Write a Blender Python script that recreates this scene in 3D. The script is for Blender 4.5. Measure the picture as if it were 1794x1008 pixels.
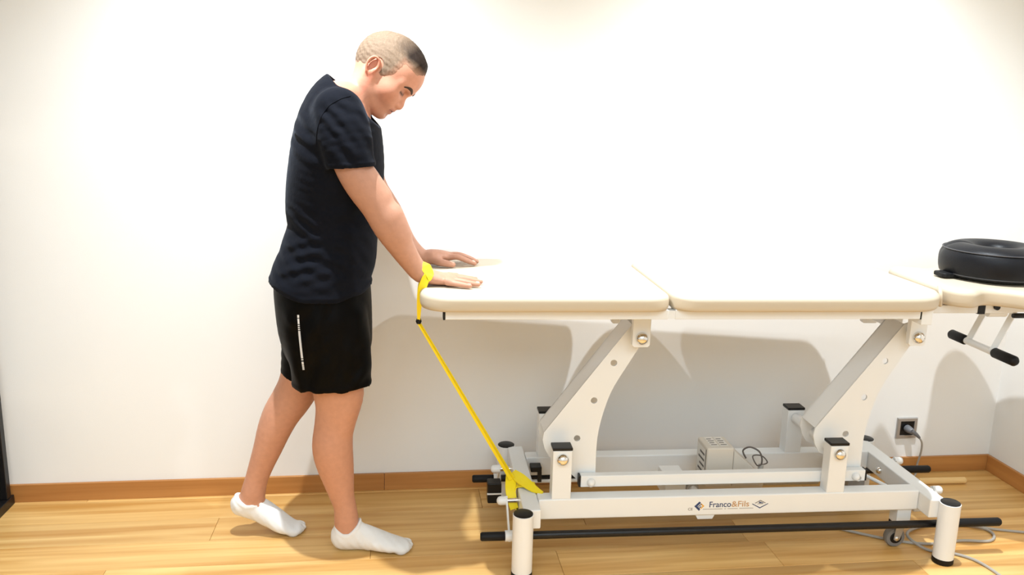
import bpy, bmesh, math, random
import numpy as np
from mathutils import Vector, Matrix
from mathutils.bvhtree import BVHTree
random.seed(7)
for o in list(bpy.data.objects): bpy.data.objects.remove(o)
scene = bpy.context.scene
COL = scene.collection

# ------------------------------------------------------------------ camera
FPX, YAW, PITCH, ROLL = 1477.18, 0.13484, 0.2110, 0.02584
CAM = np.array([1.14208, -2.82916, 1.34694])
_f = np.array([math.sin(YAW)*math.cos(PITCH), math.cos(YAW)*math.cos(PITCH), -math.sin(PITCH)])
_r0 = np.array([math.cos(YAW), -math.sin(YAW), 0.0]); _u0 = np.cross(_r0, _f)
_r = _r0*math.cos(ROLL)+_u0*math.sin(ROLL); _u = -_r0*math.sin(ROLL)+_u0*math.cos(ROLL)
cd = bpy.data.cameras.new('camera'); cd.sensor_width = 36; cd.lens = FPX/1794*36
cam = bpy.data.objects.new('camera', cd); COL.objects.link(cam)
cam.matrix_world = Matrix(((_r[0], _u[0], -_f[0], CAM[0]), (_r[1], _u[1], -_f[1], CAM[1]), (_r[2], _u[2], -_f[2], CAM[2]), (0, 0, 0, 1)))
cd.clip_start = .05
scene.camera = cam

# ------------------------------------------------------------------ world, lamps, added fill, exposure
w = bpy.data.worlds.new('world'); scene.world = w; w.use_nodes = True
w.node_tree.nodes['Background'].inputs[0].default_value = (1, .95, .88, 1)
w.node_tree.nodes['Background'].inputs[1].default_value = .2
CEIL = 2.5
def spot(x, y, e, size=165, r=.016, col=(.88, .95, 1)):
    l = bpy.data.lights.new('ceiling_spot', 'SPOT'); l.energy = e; l.spot_size = math.radians(size); l.spot_blend = 1
    l.shadow_soft_size = r; l.color = col
    o = bpy.data.objects.new('ceiling_spot', l); o.location = (x, y, CEIL-.03); COL.objects.link(o)
for x, e in ((.80, 245), (1.65, 10), (2.5, 245)): spot(x, -.66, e, size=113)
def fill_panel(x, y, e):
    l = bpy.data.lights.new('fill_light', 'AREA'); l.shape = 'RECTANGLE'; l.size = 3.6; l.size_y = 2.2; l.energy = e; l.color = (.70, .87, 1)
    o = bpy.data.objects.new('fill_light', l); o.location = (x, y, CEIL-.02); COL.objects.link(o)
fill_panel(1.0, -3.5, 112)  # soft fill added behind the camera, not a fixture of the room
vs = scene.view_settings
vs.view_transform = 'Standard'; vs.look = 'None'; vs.gamma = 1; vs.use_curve_mapping = False
vs.exposure = -0.08

# ------------------------------------------------------------------ helpers
def at(px, py, Y):
    """point on the vertical plane y = Y seen at a photo pixel"""
    d = _f+_r*(px-897)/FPX-_u*(py-504)/FPX
    return CAM+d*((Y-CAM[1])/d[1])
def mpp(P): return float((np.array(P)-CAM)@_f)/FPX      # metres per pixel there

def srgb(r, g, b): return tuple((c/255/12.92 if c/255 <= .04045 else ((c/255+.055)/1.055)**2.4) for c in (r, g, b))
def mat(name, col, rough=.5, metal=0, noise=0, nscale=20, bump=0, bscale=200, spec=.5, coat=0):
    m = bpy.data.materials.new(name); m.use_nodes = True
    nt = m.node_tree; b = nt.nodes['Principled BSDF']
    b.inputs['Roughness'].default_value = rough; b.inputs['Metallic'].default_value = metal
    b.inputs['Specular IOR Level'].default_value = spec; b.inputs['Coat Weight'].default_value = coat
    b.inputs['Base Color'].default_value = (*col, 1)
    tc = nt.nodes.new('ShaderNodeTexCoord')
    if noise:
        n = nt.nodes.new('ShaderNodeTexNoise'); n.inputs['Scale'].default_value = nscale; n.inputs['Detail'].default_value = 4
        nt.links.new(tc.outputs['Object'], n.inputs['Vector'])
        mx = nt.nodes.new('ShaderNodeMix'); mx.data_type = 'RGBA'
        mx.inputs[6].default_value = (*[c*(1-noise) for c in col], 1); mx.inputs[7].default_value = (*[min(1, c*(1+noise)) for c in col], 1)
        nt.links.new(n.outputs[0], mx.inputs[0]); nt.links.new(mx.outputs[2], b.inputs['Base Color'])
    if bump:
        n2 = nt.nodes.new('ShaderNodeTexNoise'); n2.inputs['Scale'].default_value = bscale; n2.inputs['Detail'].default_value = 3
        nt.links.new(tc.outputs['Object'], n2.inputs['Vector'])
        bp = nt.nodes.new('ShaderNodeBump'); bp.inputs['Strength'].default_value = bump; bp.inputs['Distance'].default_value = .004
        nt.links.new(n2.outputs[0], bp.inputs['Height']); nt.links.new(bp.outputs[0], b.inputs['Normal'])
    return m
def wood_mat(name, c1, c2, rough=.35, sx=1.2, sy=26):
    """grain running along local X, tone varied per object"""
    m = bpy.data.materials.new(name); m.use_nodes = True
    nt = m.node_tree; b = nt.nodes['Principled BSDF']; b.inputs['Roughness'].default_value = rough
    tc = nt.nodes.new('ShaderNodeTexCoord'); oi = nt.nodes.new('ShaderNodeObjectInfo')
    mp = nt.nodes.new('ShaderNodeMapping'); mp.inputs['Scale'].default_value = (sx, sy, sy)
    ad = nt.nodes.new('ShaderNodeVectorMath'); ad.operation = 'ADD'
    mu = nt.nodes.new('ShaderNodeMath'); mu.operation = 'MULTIPLY'; mu.inputs[1].default_value = 37
    nt.links.new(oi.outputs['Random'], mu.inputs[0]); nt.links.new(tc.outputs['Object'], ad.inputs[0]); nt.links.new(mu.outputs[0], ad.inputs[1])
    nt.links.new(ad.outputs[0], mp.inputs[0])
    n = nt.nodes.new('ShaderNodeTexNoise'); n.inputs['Scale'].default_value = 1; n.inputs['Detail'].default_value = 6; n.inputs['Distortion'].default_value = .6
    nt.links.new(mp.outputs[0], n.inputs['Vector'])
    rp = nt.nodes.new('ShaderNodeValToRGB'); rp.color_ramp.elements[0].position = .3; rp.color_ramp.elements[1].position = .72
    rp.color_ramp.elements[0].color = (*c2, 1); rp.color_ramp.elements[1].color = (*c1, 1)
    nt.links.new(n.outputs[0], rp.inputs[0])
    hs = nt.nodes.new('ShaderNodeHueSaturation')
    mr = nt.nodes.new('ShaderNodeMapRange'); mr.inputs[3].default_value = .86; mr.inputs[4].default_value = 1.14
    nt.links.new(oi.outputs['Random'], mr.inputs[0]); nt.links.new(mr.outputs[0], hs.inputs['Value']); nt.links.new(rp.outputs[0], hs.inputs['Color'])
    nt.links.new(hs.outputs[0], b.inputs['Base Color'])
    return m
M = dict(
    wall=mat('wall_paint', (.86, .845, .82), .75, noise=.012, nscale=3, bump=.05, bscale=300),
    ceil=mat('ceiling_paint', (.85, .84, .82), .8),
    floor=wood_mat('oak_plank', srgb(232, 190, 122), srgb(194, 140, 70), .38),
    sub=mat('subfloor', srgb(120, 80, 40), .8),
    base=wood_mat('oak_baseboard', srgb(196, 138, 76), srgb(168, 110, 55), .45),
    white=mat('white_enamel', (.80, .80, .79), .28, noise=.015, nscale=8),
    black=mat('black_plastic', (.006, .0055, .0055), .4, spec=.3),
    blackm=mat('black_metal', (.006, .0055, .006), .35, noise=.2, nscale=30, spec=.35),
    rubber=mat('black_rubber', (.005, .005, .006), .55, bump=.1, bscale=400, spec=.25),
    chrome=mat('chrome', (.75, .74, .72), .12, metal=1),
    steel=mat('brushed_steel', (.42, .40, .38), .4, metal=.6, noise=.06, nscale=60),
    pad=mat('cream_vinyl', srgb(198, 184, 162), .45, noise=.012, nscale=6, bump=.04, bscale=500),
    navy=mat('dark_vinyl', (.006, .0065, .009), .42, noise=.15, nscale=15, bump=.12, bscale=300, spec=.22),
    pipe=mat('dark_piping', (.05, .05, .058), .4),
    motor=mat('motor_case', (.62, .57, .50), .5), motor_label=mat('motor_label', (.72, .69, .64), .5),
    ink=mat('label_ink', (.10, .09, .08), .6), greycap=mat('grey_cap', (.45, .43, .40), .5),
    plug=mat('plug_grey', (.16, .16, .17), .45), cord=mat('grey_cord', (.40, .37, .33), .5), cordd=mat('dark_cord', (.12, .10, .09), .5),
    wheel=mat('grey_rubber', (.20, .19, .18), .6),
    stick=wood_mat('pale_stick_wood', srgb(238, 205, 145), srgb(214, 170, 105), .5),
    band=mat('yellow_latex', srgb(250, 222, 28), .42, noise=.06, nscale=40),
    blue=mat('print_blue', srgb(40, 62, 105), .5), tan=mat('print_tan', srgb(190, 150, 110), .5), gold=mat('print_gold', srgb(225, 165, 60), .5), grey=mat('print_grey', srgb(120, 112, 105), .5),
    shirt=mat('navy_cotton', (.0068, .0076, .0112), .9, noise=.12, nscale=30, bump=.25, bscale=60, spec=.05),
    shorts=mat('black_polyester', (.0016, .0015, .0017), .5, noise=.15, nscale=20, bump=.25, bscale=25, spec=.07),
    reflect=mat('reflective_tape', (.75, .75, .77), .4), sock=mat('white_cotton', (.80, .79, .78), .9, noise=.03, nscale=60, bump=.25, bscale=500),
    brow=mat('brow_hair', srgb(62, 44, 32), .8, noise=.3, nscale=300),
)
def link(o, parent=None):
    COL.objects.link(o)
    if parent is not None: o.parent = parent
    return o
def tag(o, label=None, cat=None, group=None, kind=None):
    if label: o['label'] = label
    if cat: o['category'] = cat
    if group: o['group'] = group
    if kind: o['kind'] = kind
    return o
def empty(name, loc=(0, 0, 0), rz=0):
    o = bpy.data.objects.new(name, None); o.location = loc; o.rotation_euler.z = rz; o.empty_display_size = .1
    return link(o)
class MB:
    def __init__(s): s.v = []; s.f = []
    def add(s, vs, fs):
        k = len(s.v); s.v += [tuple(float(c) for c in p) for p in vs]; s.f += [tuple(i+k for i in f) for f in fs]; return s
    def box(s, a, b):
        (x0, y0, z0), (x1, y1, z1) = a, b
        return s.add([(x0, y0, z0), (x1, y0, z0), (x1, y1, z0), (x0, y1, z0), (x0, y0, z1), (x1, y0, z1), (x1, y1, z1), (x0, y1, z1)],
                     [(0, 3, 2, 1), (4, 5, 6, 7), (0, 1, 5, 4), (1, 2, 6, 5), (2, 3, 7, 6), (3, 0, 4, 7)])
    def prism(s, poly, axis, lo, hi):
        """polygon extruded along axis; poly given in the other two axes in cyclic order"""
        n = len(poly)
        def mk(p, h):
            q = [0, 0, 0]; q[axis] = h; q[(axis+1) % 3] = p[0]; q[(axis+2) % 3] = p[1]; return q
        vs = [mk(p, lo) for p in poly]+[mk(p, hi) for p in poly]
        ar = sum(poly[i][0]*poly[(i+1) % n][1]-poly[(i+1) % n][0]*poly[i][1] for i in range(n))
        fs = [tuple(range(n))[::-1], tuple(range(n, 2*n))]+[(i, (i+1) % n, n+(i+1) % n, n+i) for i in range(n)]
        if ar < 0: fs = [f[::-1] for f in fs]
        return s.add(vs, fs)
    def tube(s, pts, r, n=12, closed=False, flat=None, ref=None):
        """swept tube; r scalar or list; flat=(rx,ry) for a ribbon section"""
        P = [Vector(p) for p in pts]; m = len(P)
        R = r if isinstance(r, (list, tuple)) else [r]*m
        T = []
        for i in range(m):
            a = P[i-1] if (i or closed) else P[i]; b = P[(i+1) % m] if (i < m-1 or closed) else P[i]
            T.append((b-a).normalized())
        N = Vector(ref) if ref else (Vector((0, 0, 1)) if abs(T[0].z) < .9 else Vector((1, 0, 0)))
        N = (N-T[0]*N.dot(T[0])).normalized(); k = len(s.v)
        for i in range(m):
            if i:
                q = T[i-1].rotation_difference(T[i]); N = q @ N; N = (N-T[i]*N.dot(T[i])).normalized()
            if ref and not closed:
                N2 = Vector(ref)-T[i]*Vector(ref).dot(T[i])
                if N2.length > .2: N = N2.normalized()
            B = T[i].cross(N)
            for j in range(n):
                a = 2*math.pi*j/n
                rx, ry = (flat[0]*R[i], flat[1]*R[i]) if flat else (R[i], R[i])
                s.v.append(tuple(P[i]+N*math.cos(a)*rx+B*math.sin(a)*ry))
        for i in range(m if closed else m-1):
            i2 = (i+1) % m
            for j in range(n): s.f.append((k+i*n+j, k+i*n+(j+1) % n, k+i2*n+(j+1) % n, k+i2*n+j))
        if not closed:
            s.f.append(tuple(k+j for j in range(n))[::-1]); s.f.append(tuple(k+(m-1)*n+j for j in range(n)))
        return s
    def cyl(s, a, b, r, n=24): return s.tube([a, b], r, n)
    def lathe(s, prof, c, axis=2, n=24):
        """prof: (radius, height) list, revolved round axis through c"""
        k = len(s.v)
        for (r, h) in prof:
            for j in range(n):
                a = 2*math.pi*j/n; q = [0, 0, 0]
                q[axis] = h; q[(axis+1) % 3] = r*math.cos(a); q[(axis+2) % 3] = r*math.sin(a)
                s.v.append((q[0]+c[0], q[1]+c[1], q[2]+c[2]))
        for i in range(len(prof)-1):
            for j in range(n): s.f.append((k+i*n+j, k+i*n+(j+1) % n, k+(i+1)*n+(j+1) % n, k+(i+1)*n+j))
        s.f.append(tuple(k+j for j in range(n))[::-1]); s.f.append(tuple(k+(len(prof)-1)*n+j for j in range(n)))
        return s
    def rings(s, rings, cap0=True, cap1=True):
        k = len(s.v); n = len(rings[0])
        for r in rings: s.v += [tuple(float(c) for c in p) for p in r]
        for i in range(len(rings)-1):
            for j in range(n): s.f.append((k+i*n+j, k+i*n+(j+1) % n, k+(i+1)*n+(j+1) % n, k+(i+1)*n+j))
        if cap0: s.f.append(tuple(k+j for j in range(n))[::-1])
        if cap1: s.f.append(tuple(k+(len(rings)-1)*n+j for j in range(n)))
        return s
    def build(s, name, m, parent=None, bevel=0, smooth=True, ang=40, seg=2):
        me = bpy.data.meshes.new(name); me.from_pydata(s.v, [], s.f); me.update()
        me.materials.append(M[m] if isinstance(m, str) else m)
        if smooth:
            me.shade_smooth(); me.set_sharp_from_angle(angle=math.radians(ang))
        o = bpy.data.objects.new(name, me); link(o, parent)
        if bevel:
            md = o.modifiers.new('bevel', 'BEVEL'); md.width = bevel; md.segments = seg; md.limit_method = 'ANGLE'; md.angle_limit = math.radians(40); md.harden_normals = True
        return o
def catmull(pts, n=6, closed=False):
    P = [np.array(p, float) for p in pts]; m = len(P); out = []
    for i in range(m if closed else m-1):
        g = (lambda j: P[j % m]) if closed else (lambda j: P[min(max(j, 0), m-1)])
        p0, p1, p2, p3 = g(i-1), g(i), g(i+1), g(i+2)
        for k in range(n):
            t = k/n
            out.append(.5*((2*p1)+(-p0+p2)*t+(2*p0-5*p1+4*p2-p3)*t*t+(-p0+3*p1-3*p2+p3)*t**3))
    if not closed: out.append(P[-1])
    return out

_b = M['shirt'].node_tree.nodes['Principled BSDF']
_b.inputs['Sheen Weight'].default_value = .05; _b.inputs['Sheen Roughness'].default_value = .4; _b.inputs['Sheen Tint'].default_value = (.75, .82, 1, 1)

# ------------------------------------------------------------------ the room
X0, X1, YB = -1.6, 3.43, -5.0
tag(MB().box((X0-.1, YB-.1, -.10), (X1+.1, .1, -.014)).build('floor', 'sub', smooth=False), kind='structure')
floor = bpy.data.objects['floor']
PW = .15
plank_meshes = {}
def plank(x0, x1, y0, y1):
    key = (round(x1-x0, 2), round(y1-y0, 3))
    if key not in plank_meshes:
        L, Wd = x1-x0, y1-y0; c = .0011; zt, zb = 0, -.014
        m = MB(); g = .0004
        r = lambda i, z: [(g+i, g+i, z), (L-g-i, g+i, z), (L-g-i, Wd-g-i, z), (g+i, Wd-g-i, z)]
        m.rings([r(0, zb), r(0, zt-c), r(c, zt)]); ob = m.build('plank', 'floor', smooth=False)
        plank_meshes[key] = ob.data; bpy.data.objects.remove(ob)
    o = bpy.data.objects.new('plank', plank_meshes[key]); o.location = (x0, y0, 0); link(o, floor)
row = 0; y = .0
cuts = {0: [.55-.75, 1.42, 2.62], 1: [.55, 1.75, 2.95], 2: [-.3, 1.05, 2.25], 3: [.292, 1.62, 2.30], 4: [-.5, 1.55, 2.72]}
while y > YB:
    y1 = y; y0 = (-.025 if row == 0 else y-PW)
    y0 = max(y0, YB)
    c = cuts.get(row-1, None) or [X0+.3+random.random()*.9+k*1.25 for k in range(4)]
    xs = [X0]+[v for v in sorted(c) if X0+.1 < v < X1-.1]+[X1]
    # no piece longer than ~1.9 m
    ys = [xs[0]]
    for v in xs[1:]:
        if v-ys[-1] > 1.9: ys.append((v+ys[-1])/2)
        ys.append(v)
    for a, b in zip(ys[:-1], ys[1:]): plank(a, b, y0, y1)
    y = y0; row += 1
tag(MB().box((X0-.1, 0, -.1), (X1+.1, .1, CEIL+.1)).build('wall_back', 'wall', smooth=False), kind='structure')
tag(MB().box((X1, YB, -.1), (X1+.1, 0, CEIL+.1)).build('wall_right', 'wall', smooth=False), kind='structure')
tag(MB().box((X0-.1, YB, -.1), (X0, 0, CEIL+.1)).build('wall_left', 'wall', smooth=False), kind='structure')
tag(MB().box((X0-.1, YB-.1, -.1), (X1+.1, YB, CEIL+.1)).build('wall_front', 'wall', smooth=False), kind='structure')
tag(MB().box((X0, YB, CEIL), (X1, 0, CEIL+.1)).build('ceiling', 'ceil', smooth=False), kind='structure')
bb = tag(empty('baseboard_back'), kind='structure')
for a, b in ((X0, -.62), (-.62, 1.085), (1.085, 2.72), (2.72, X1)):
    o = MB().box((0, -.012, 0), (b-a-.0008, 0, .0624)).build('board', 'base', bb, bevel=.0015, smooth=False); o.location.x = a
bb = tag(empty('baseboard_right'), kind='structure')
for a, b in ((-1.9, -.012), (-3.6, -1.9), (YB, -3.6)):
    o = MB().box((0, 0, 0), (b-a-.0008, .012, .0624)).build('board', 'base', bb, bevel=.0015, smooth=False); o.location = (X1, a, 0); o.rotation_euler.z = math.pi/2

# black metal frame cut off by the left edge
rk = tag(empty('metal_rack', (-.148, 0, 0)), 'black metal rack with upright against wall at the left photo edge', 'rack')
for yy in (-.03, -.95):
    MB().box((-.028, yy-.028, .032), (0, yy, 2.05)).build('upright', 'blackm', rk, bevel=.002)
    MB().box((-.428, yy-.028, .032), (-.40, yy, 2.05)).build('upright', 'blackm', rk, bevel=.002)
MB().box((-.43, -.985, 0), (.003, -.016, .032)).build('bottom_shelf', 'blackm', rk, bevel=.002)
for zz in (.37, 1.2, 2.05): MB().box((-.43, -.985, zz), (.0, -.03, zz+.018)).build('shelf', 'blackm', rk, bevel=.002)

# ------------------------------------------------------------------ treatment table (local frame: a along, b depth, z up)
TT = tag(empty('treatment_table', (2.15671, -.37365, 0), -.02494), 'white steel adjustable treatment table with cream padded top sections beside the wall', 'treatment table')
def part(mb, name, m, parent=TT, **k): return mb.build(name, m, parent, **k)
LA, LB, LH = .6576, .2545, .198
for sa in (-1, 1):
    for sb in (-1, 1):
        a, b = sa*LA, sb*LB
        lg = part(MB().lathe([(.0305, .018), (.0305, LH-.001), (.029, LH)], (a, b, 0)), 'leg', 'white')
        part(MB().lathe([(.0285, LH), (.0285, LH+.002), (.026, LH+.0035)], (a, b, 0)), 'leg_cap', 'black', lg)
        part(MB().lathe([(.029, 0), (.0312, .003), (.0312, .018)], (a, b, 0)), 'foot_pad', 'rubber', lg)
    a0, a1 = sorted((sa*.603, sa*.655))
    part(MB().box((a0, -.238, .140), (a1, .238, .200)), 'cross_member', 'white', bevel=.004)
rails = []
for b0, b1 in ((-.18, -.13), (.13, .18)):
    rails.append(part(MB().box((-.603, b0, .138), (.603, b1, .204)), 'base_rail', 'white', bevel=.005))
PIV = [(-.535, .330), (.325, .330)]      # pivot a, z
for pa, pz in PIV:
    for sb in (-1, 1):
        b0, b1 = sorted((sb*.13, sb*.18))
        po = part(MB().box((pa-.029, b0+.002, .202), (pa+.029, b1-.002, .357)), 'post', 'white', bevel=.003)
        part(MB().box((pa-.030, b0+.001, .357), (pa+.030, b1-.001, .366)), 'post_cap', 'black', po, bevel=.002)
        bn = [(.0185, 0), (.0185, .003), (.0175, .008), (.0145, .013), (.009, .017), (.003, .0185)]
        if sb < 0: part(MB().lathe([(r, -h) for r, h in bn[::-1]], (pa, -.178, pz), axis=1), 'domed_nut', 'chrome', po)
        else: part(MB().lathe(bn, (pa, .178, pz), axis=1), 'domed_nut', 'chrome', po)
    part(MB().cyl((pa, -.13, pz), (pa, .13, pz), .0175), 'pivot_tube', 'white')
# lift arms: two curved side plates with round holes and a web folded between them
def holed_plate(mb, outline, holes, lo, hi, nh=14):
    """flat plate in the a-z plane with round holes, thickness lo..hi along b"""
    bm = bmesh.new(); edges = []
    for loop in [outline]+[[(hx+hr*math.cos(2*math.pi*i/nh), hz+hr*math.sin(2*math.pi*i/nh)) for i in range(nh)] for hx, hz, hr in holes]:
        vs = [bm.verts.new((x, lo, z)) for x, z in loop]
        edges += [bm.edges.new((vs[i], vs[(i+1) % len(vs)])) for i in range(len(vs))]
    res = bmesh.ops.triangle_fill(bm, edges=edges, use_beauty=True)
    fs = [f for f in bm.faces]
    ex = bmesh.ops.extrude_face_region(bm, geom=fs)
    for v in [g for g in ex['geom'] if isinstance(g, bmesh.types.BMVert)]: v.co.y = hi
    bmesh.ops.recalc_face_normals(bm, faces=bm.faces[:]); bm.verts.index_update()
    k = len(mb.v); mb.v += [tuple(v.co) for v in bm.verts]; mb.f += [tuple(v.index+k for v in f.verts) for f in bm.faces]; bm.free()
left_edge = [(-.052, .305-.33), (-.040, .38-.33+.012)]
for pa, pz in PIV:
    rel = lambda L: [(pa+x, pz+z) for x, z in L]
    curve = [tuple(q) for q in catmull([(.257, .362), (.205, .274), (.155, .183), (.128, .093), (.118, .02), (.118, -.066)], 5)]
    low = [(.118, -.11), (.095, -.125), (.07, -.11), (.0, -.040), (-.026, -.026), (-.042, .0), (-.050, .030)]
    top = [(.207, .392), (.235, .400), (.258, .385)]
    out = rel([(-.046, .055), (.207, .392), (.235, .400), (.258, .385)]+curve+low)
    holes = [(pa+.158, pz+.273, .0102), (pa+.103, pz+.155, .0102), (pa+.056, pz+.034, .0102)]
    arm = empty('lift_arm'); arm.parent = TT
    for lo, hi in ((-.100, -.094), (-.006, .0)):
        m = MB(); holed_plate(m, out, holes, lo, hi); part(m, 'arm_plate', 'white', arm, ang=30)
    # folded web along the straight edge
    e0, e1 = Vector((pa-.046, 0, pz+.055)), Vector((pa+.207, 0, pz+.392)); d = (e1-e0).normalized(); nrm = Vector((d.z, 0, -d.x))
    m = MB(); q = [e0, e1, e1+nrm*.006, e0+nrm*.006]
    m.add([(p.x, -.098, p.z) for p in q]+[(p.x, -.002, p.z) for p in q], [(0, 1, 2, 3), (7, 6, 5, 4), (0, 4, 5, 1), (1, 5, 6, 2), (2, 6, 7, 3), (3, 7, 4, 0)])
    part(m, 'arm_web', 'white', arm, smooth=False)
    part(MB().cyl((pa+.226, -.15, pz+.363), (pa+.226, .15, pz+.363), .012), 'upper_pin', 'white', arm)
    part(MB().cyl((pa+.10, -.13, pz-.105), (pa+.10, .13, pz-.105), .009), 'lower_pin', 'white', arm)
    # hanger plates of the top frame with domed nuts
    for sb in (-1, 1):
        b0, b1 = sorted((sb*.128, sb*.148)); A = pa+.226; Z = pz+.363
        hp = part(MB().prism([(Z-.028, A-.022), (Z-.022, A-.028)][::1]+[(.80, A-.028), (.80, A+.026), (Z-.022, A+.026), (Z-.028, A+.020)], 1, b0, b1), 'hanger_plate', 'white', bevel=.002)
        prof = [(r, -h) for r, h in bn[::-1]] if sb < 0 else bn
        part(MB().lathe(prof, (A, sb*.148, Z), axis=1), 'domed_nut', 'chrome', hp)
# link bar between the arms
lb = part(MB().box((-.468, -.130, .2165), (.446, -.102, .2535)), 'link_bar', 'white', bevel=.003)
part(MB().box((-.473, -.129, .2175), (-.468, -.103, .2525)), 'end_cap', 'black', lb)
part(MB().box((.446, -.129, .2175), (.451, -.103, .2525)), 'end_cap', 'black', lb)
for a in (-.436, .413):
    part(MB().lathe([(.004, -.016), (.009, -.012), (.0125, -.006), (.0125, 0)], (a, -.130, .2335), axis=1), 'bolt_cap', 'white', lb)
# motor, actuator, bracket, wiring
mo = empty('lift_motor'); mo.parent = TT
part(MB().box((-.045, -.045, .165), (.045, .055, .300)), 'motor_housing', 'motor', mo, bevel=.006)
part(MB().prism([(.290, .045), (.165, .045), (.165, .140), (.205, .140)], 1, -.042, .052), 'gear_cover', 'motor', mo, bevel=.004)
for k, (x0, x1, y0, y1) in enumerate(((-.028, -.002, -.03, .045), (.004, .03, -.03, .045))):
    lbx = part(MB().box((x0, y0, .3003), (x1, y1, .3010)), 'label_plate', 'motor_label', mo, smooth=False)
    for i in range(4): part(MB().box((x0+.003, y0+.008+i*.016, .3010), (x1-.003-.004*(i % 2), y0+.013+i*.016, .3013)), 'printed_line', 'ink', lbx, smooth=False)
lbx = part(MB().box((-.0460, -.035, .19), (-.0452, .045, .288)), 'label_plate', 'motor_label', mo, smooth=False)
for i in range(4): part(MB().box((-.0464, -.025, .205+i*.02), (-.0460, .03-.012*(i % 2), .212+i*.02)), 'printed_line', 'ink', lbx, smooth=False)
part(MB().box((-.0462, -.037, .186), (-.0452, -.034, .291)), 'label_edge', 'ink', mo, smooth=False)
part(MB().lathe([(.026, -.06), (.028, -.055), (.028, .15), (.024, .16)], (.0, .0, .165), axis=0), 'actuator_body', 'motor', mo)
part(MB().lathe([(.0165, .15), (.0165, .355)], (0, 0, .165), axis=0), 'actuator_tube', 'greycap', mo)
part(MB().box((-.175, -.045, .13), (-.105, .045, .205)), 'actuator_bracket', 'white', mo, bevel=.004)
part(MB().lathe([(.004, -.016), (.010, -.012), (.0135, -.006), (.0135, 0)], (-.085, -.05, .162), axis=1), 'bolt_cap', 'white', mo)
part(MB().lathe([(.02, 0), (.02, .02)], (-.085, -.05, .162), axis=1), 'bolt_ring', 'greycap', mo)
part(MB().cyl((.152, -.01, .17), (.152, -.01, .225), .009), 'cable_gland', 'greycap', mo)
part(MB().tube(catmull([(.112, .02, .235), (.100, .02, .262), (.118, .01, .278), (.145, .0, .268), (.156, -.005, .245), (.154, -.01, .222)], 6), .0028, 8), 'motor_cable', 'cordd', mo)
part(MB().tube(catmull([(.154, -.01, .226), (.13, -.03, .232), (.135, .02, .242), (.17, .03, .238), (.178, .0, .228), (.155, -.01, .224)], 6), .0022, 8), 'motor_cable', 'cordd', mo)
part(MB().prism([(.138, -.115), (.125, -.108), (.125, -.062), (.138, -.055)], 1, -.176, -.134), 'rail_tab', 'white')
# foot bars running round the base, lever plates and pivots
for b, a0, a1, z in ((-.207, -.777, .868, .104), (.20, -.777, .885, .099)):
    fb = part(MB().cyl((a0+.004, b, z), (a1-.004, b, z), .0118), 'foot_bar', 'blackm')
    part(MB().lathe([(.010, a0), (.0132, a0+.004), (.0132, -.70), (.0118, -.698)], (0, b, z), axis=0), 'grip_sleeve', 'rubber', fb)
    part(MB().lathe([(.0118, .70), (.0135, .702), (.0135, a1-.006), (.010, a1)], (0, b, z), axis=0), 'grip_sleeve', 'rubber', fb)
    for sa in (-1, 1):
        x = sa*.692
        part(MB().lathe([(.0165, x-.012), (.0165, x+.012)], (0, b, z), axis=0), 'bar_collar', 'white', fb)
        s = 1 if b > 0 else -1
        pb, pz = s*.115, .172
        poly = [(b-s*-.013, z-.012), (b+s*.0, z-.016), (b-s*.014, z), (pb-s*.016, pz+.006), (pb, pz+.015), (pb+s*.016, pz), (b+s*.014, z+.004)]
        lv = part(MB().prism(poly, 0, x-.0025, x+.0025), 'lever_plate', 'white')
        part(MB().lathe([(.0135, 0), (.0135, sa*.02), (.011, sa*.026), (.004, sa*.03)] if sa > 0 else [(.004, -.03), (.011, -.026), (.0135, -.02), (.0135, 0)], (x, pb, pz), axis=0), 'pivot_cap', 'white', lv)
        part(MB().cyl((sa*.652, pb, pz), (x, pb, pz), .008), 'pivot_bolt', 'chrome', lv)
for b in (-.09, .05):
    part(MB().lathe([(.003, -.014), (.009, -.011), (.012, -.005), (.012, 0)], (.603, b, .168), axis=0), 'domed_nut', 'chrome')
part(MB().cyl((.45, .03, .205), (.60, -.145, .16), .006, 12), 'link_rod', 'white')
part(MB().cyl((-.60, .115, .125), (.45, .115, .125), .006, 12), 'link_rod', 'white')
for a in (-.575, .455):
    bk = part(MB().box((a-.018, .075, .175), (a+.018, .115, .192)), 'black_bracket', 'black', bevel=.002)
    part(MB().box((a+.006, .075, .14), (a+.018, .095, .176)), 'bracket_leg', 'black', bk)
part(MB().box((.415, -.085, .155), (.475, -.045, .205)), 'link_clevis', 'steel', bevel=.004)
# castors
def castor(a, b, wheel=True):
    c = empty('castor'); c.parent = TT
    part(MB().box((a-.012, b-.022, .084), (a+.035, b+.022, .140)), 'castor_block', 'white', c, bevel=.003)
    part(MB().box((a-.012, b-.02, .074), (a+.03, b+.02, .084)), 'fork_crown', 'blackm', c)
    for s in (-1, 1): part(MB().prism([(.078, a-.006), (.030, a-.010), (.024, a), (.030, a+.010), (.078, a+.022)], 1, b+s*.0165-.0015, b+s*.0165+.0015), 'fork_side', 'steel', c)
    part(MB().lathe([(.022, -.012), (.030, -.011), (.033, -.006), (.033, .006), (.030, .011), (.022, .012)], (a, b, .0335), axis=1), 'wheel', 'wheel', c)
    part(MB().lathe([(.018, -.0135), (.0195, -.012), (.0195, .012), (.018, .0135)], (a, b, .0335), axis=1), 'hub', 'black', c)
    part(MB().lathe([(.004, -.0215), (.007, -.0195), (.007, .0195), (.004, .0215)], (a, b, .0335), axis=1), 'axle', 'chrome', c)
castor(.555, -.150); castor(.560, .150)
part(MB().box((.625, -.13, .105), (.665, -.105, .140)), 'lock_tab', 'white', bevel=.002)
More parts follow.
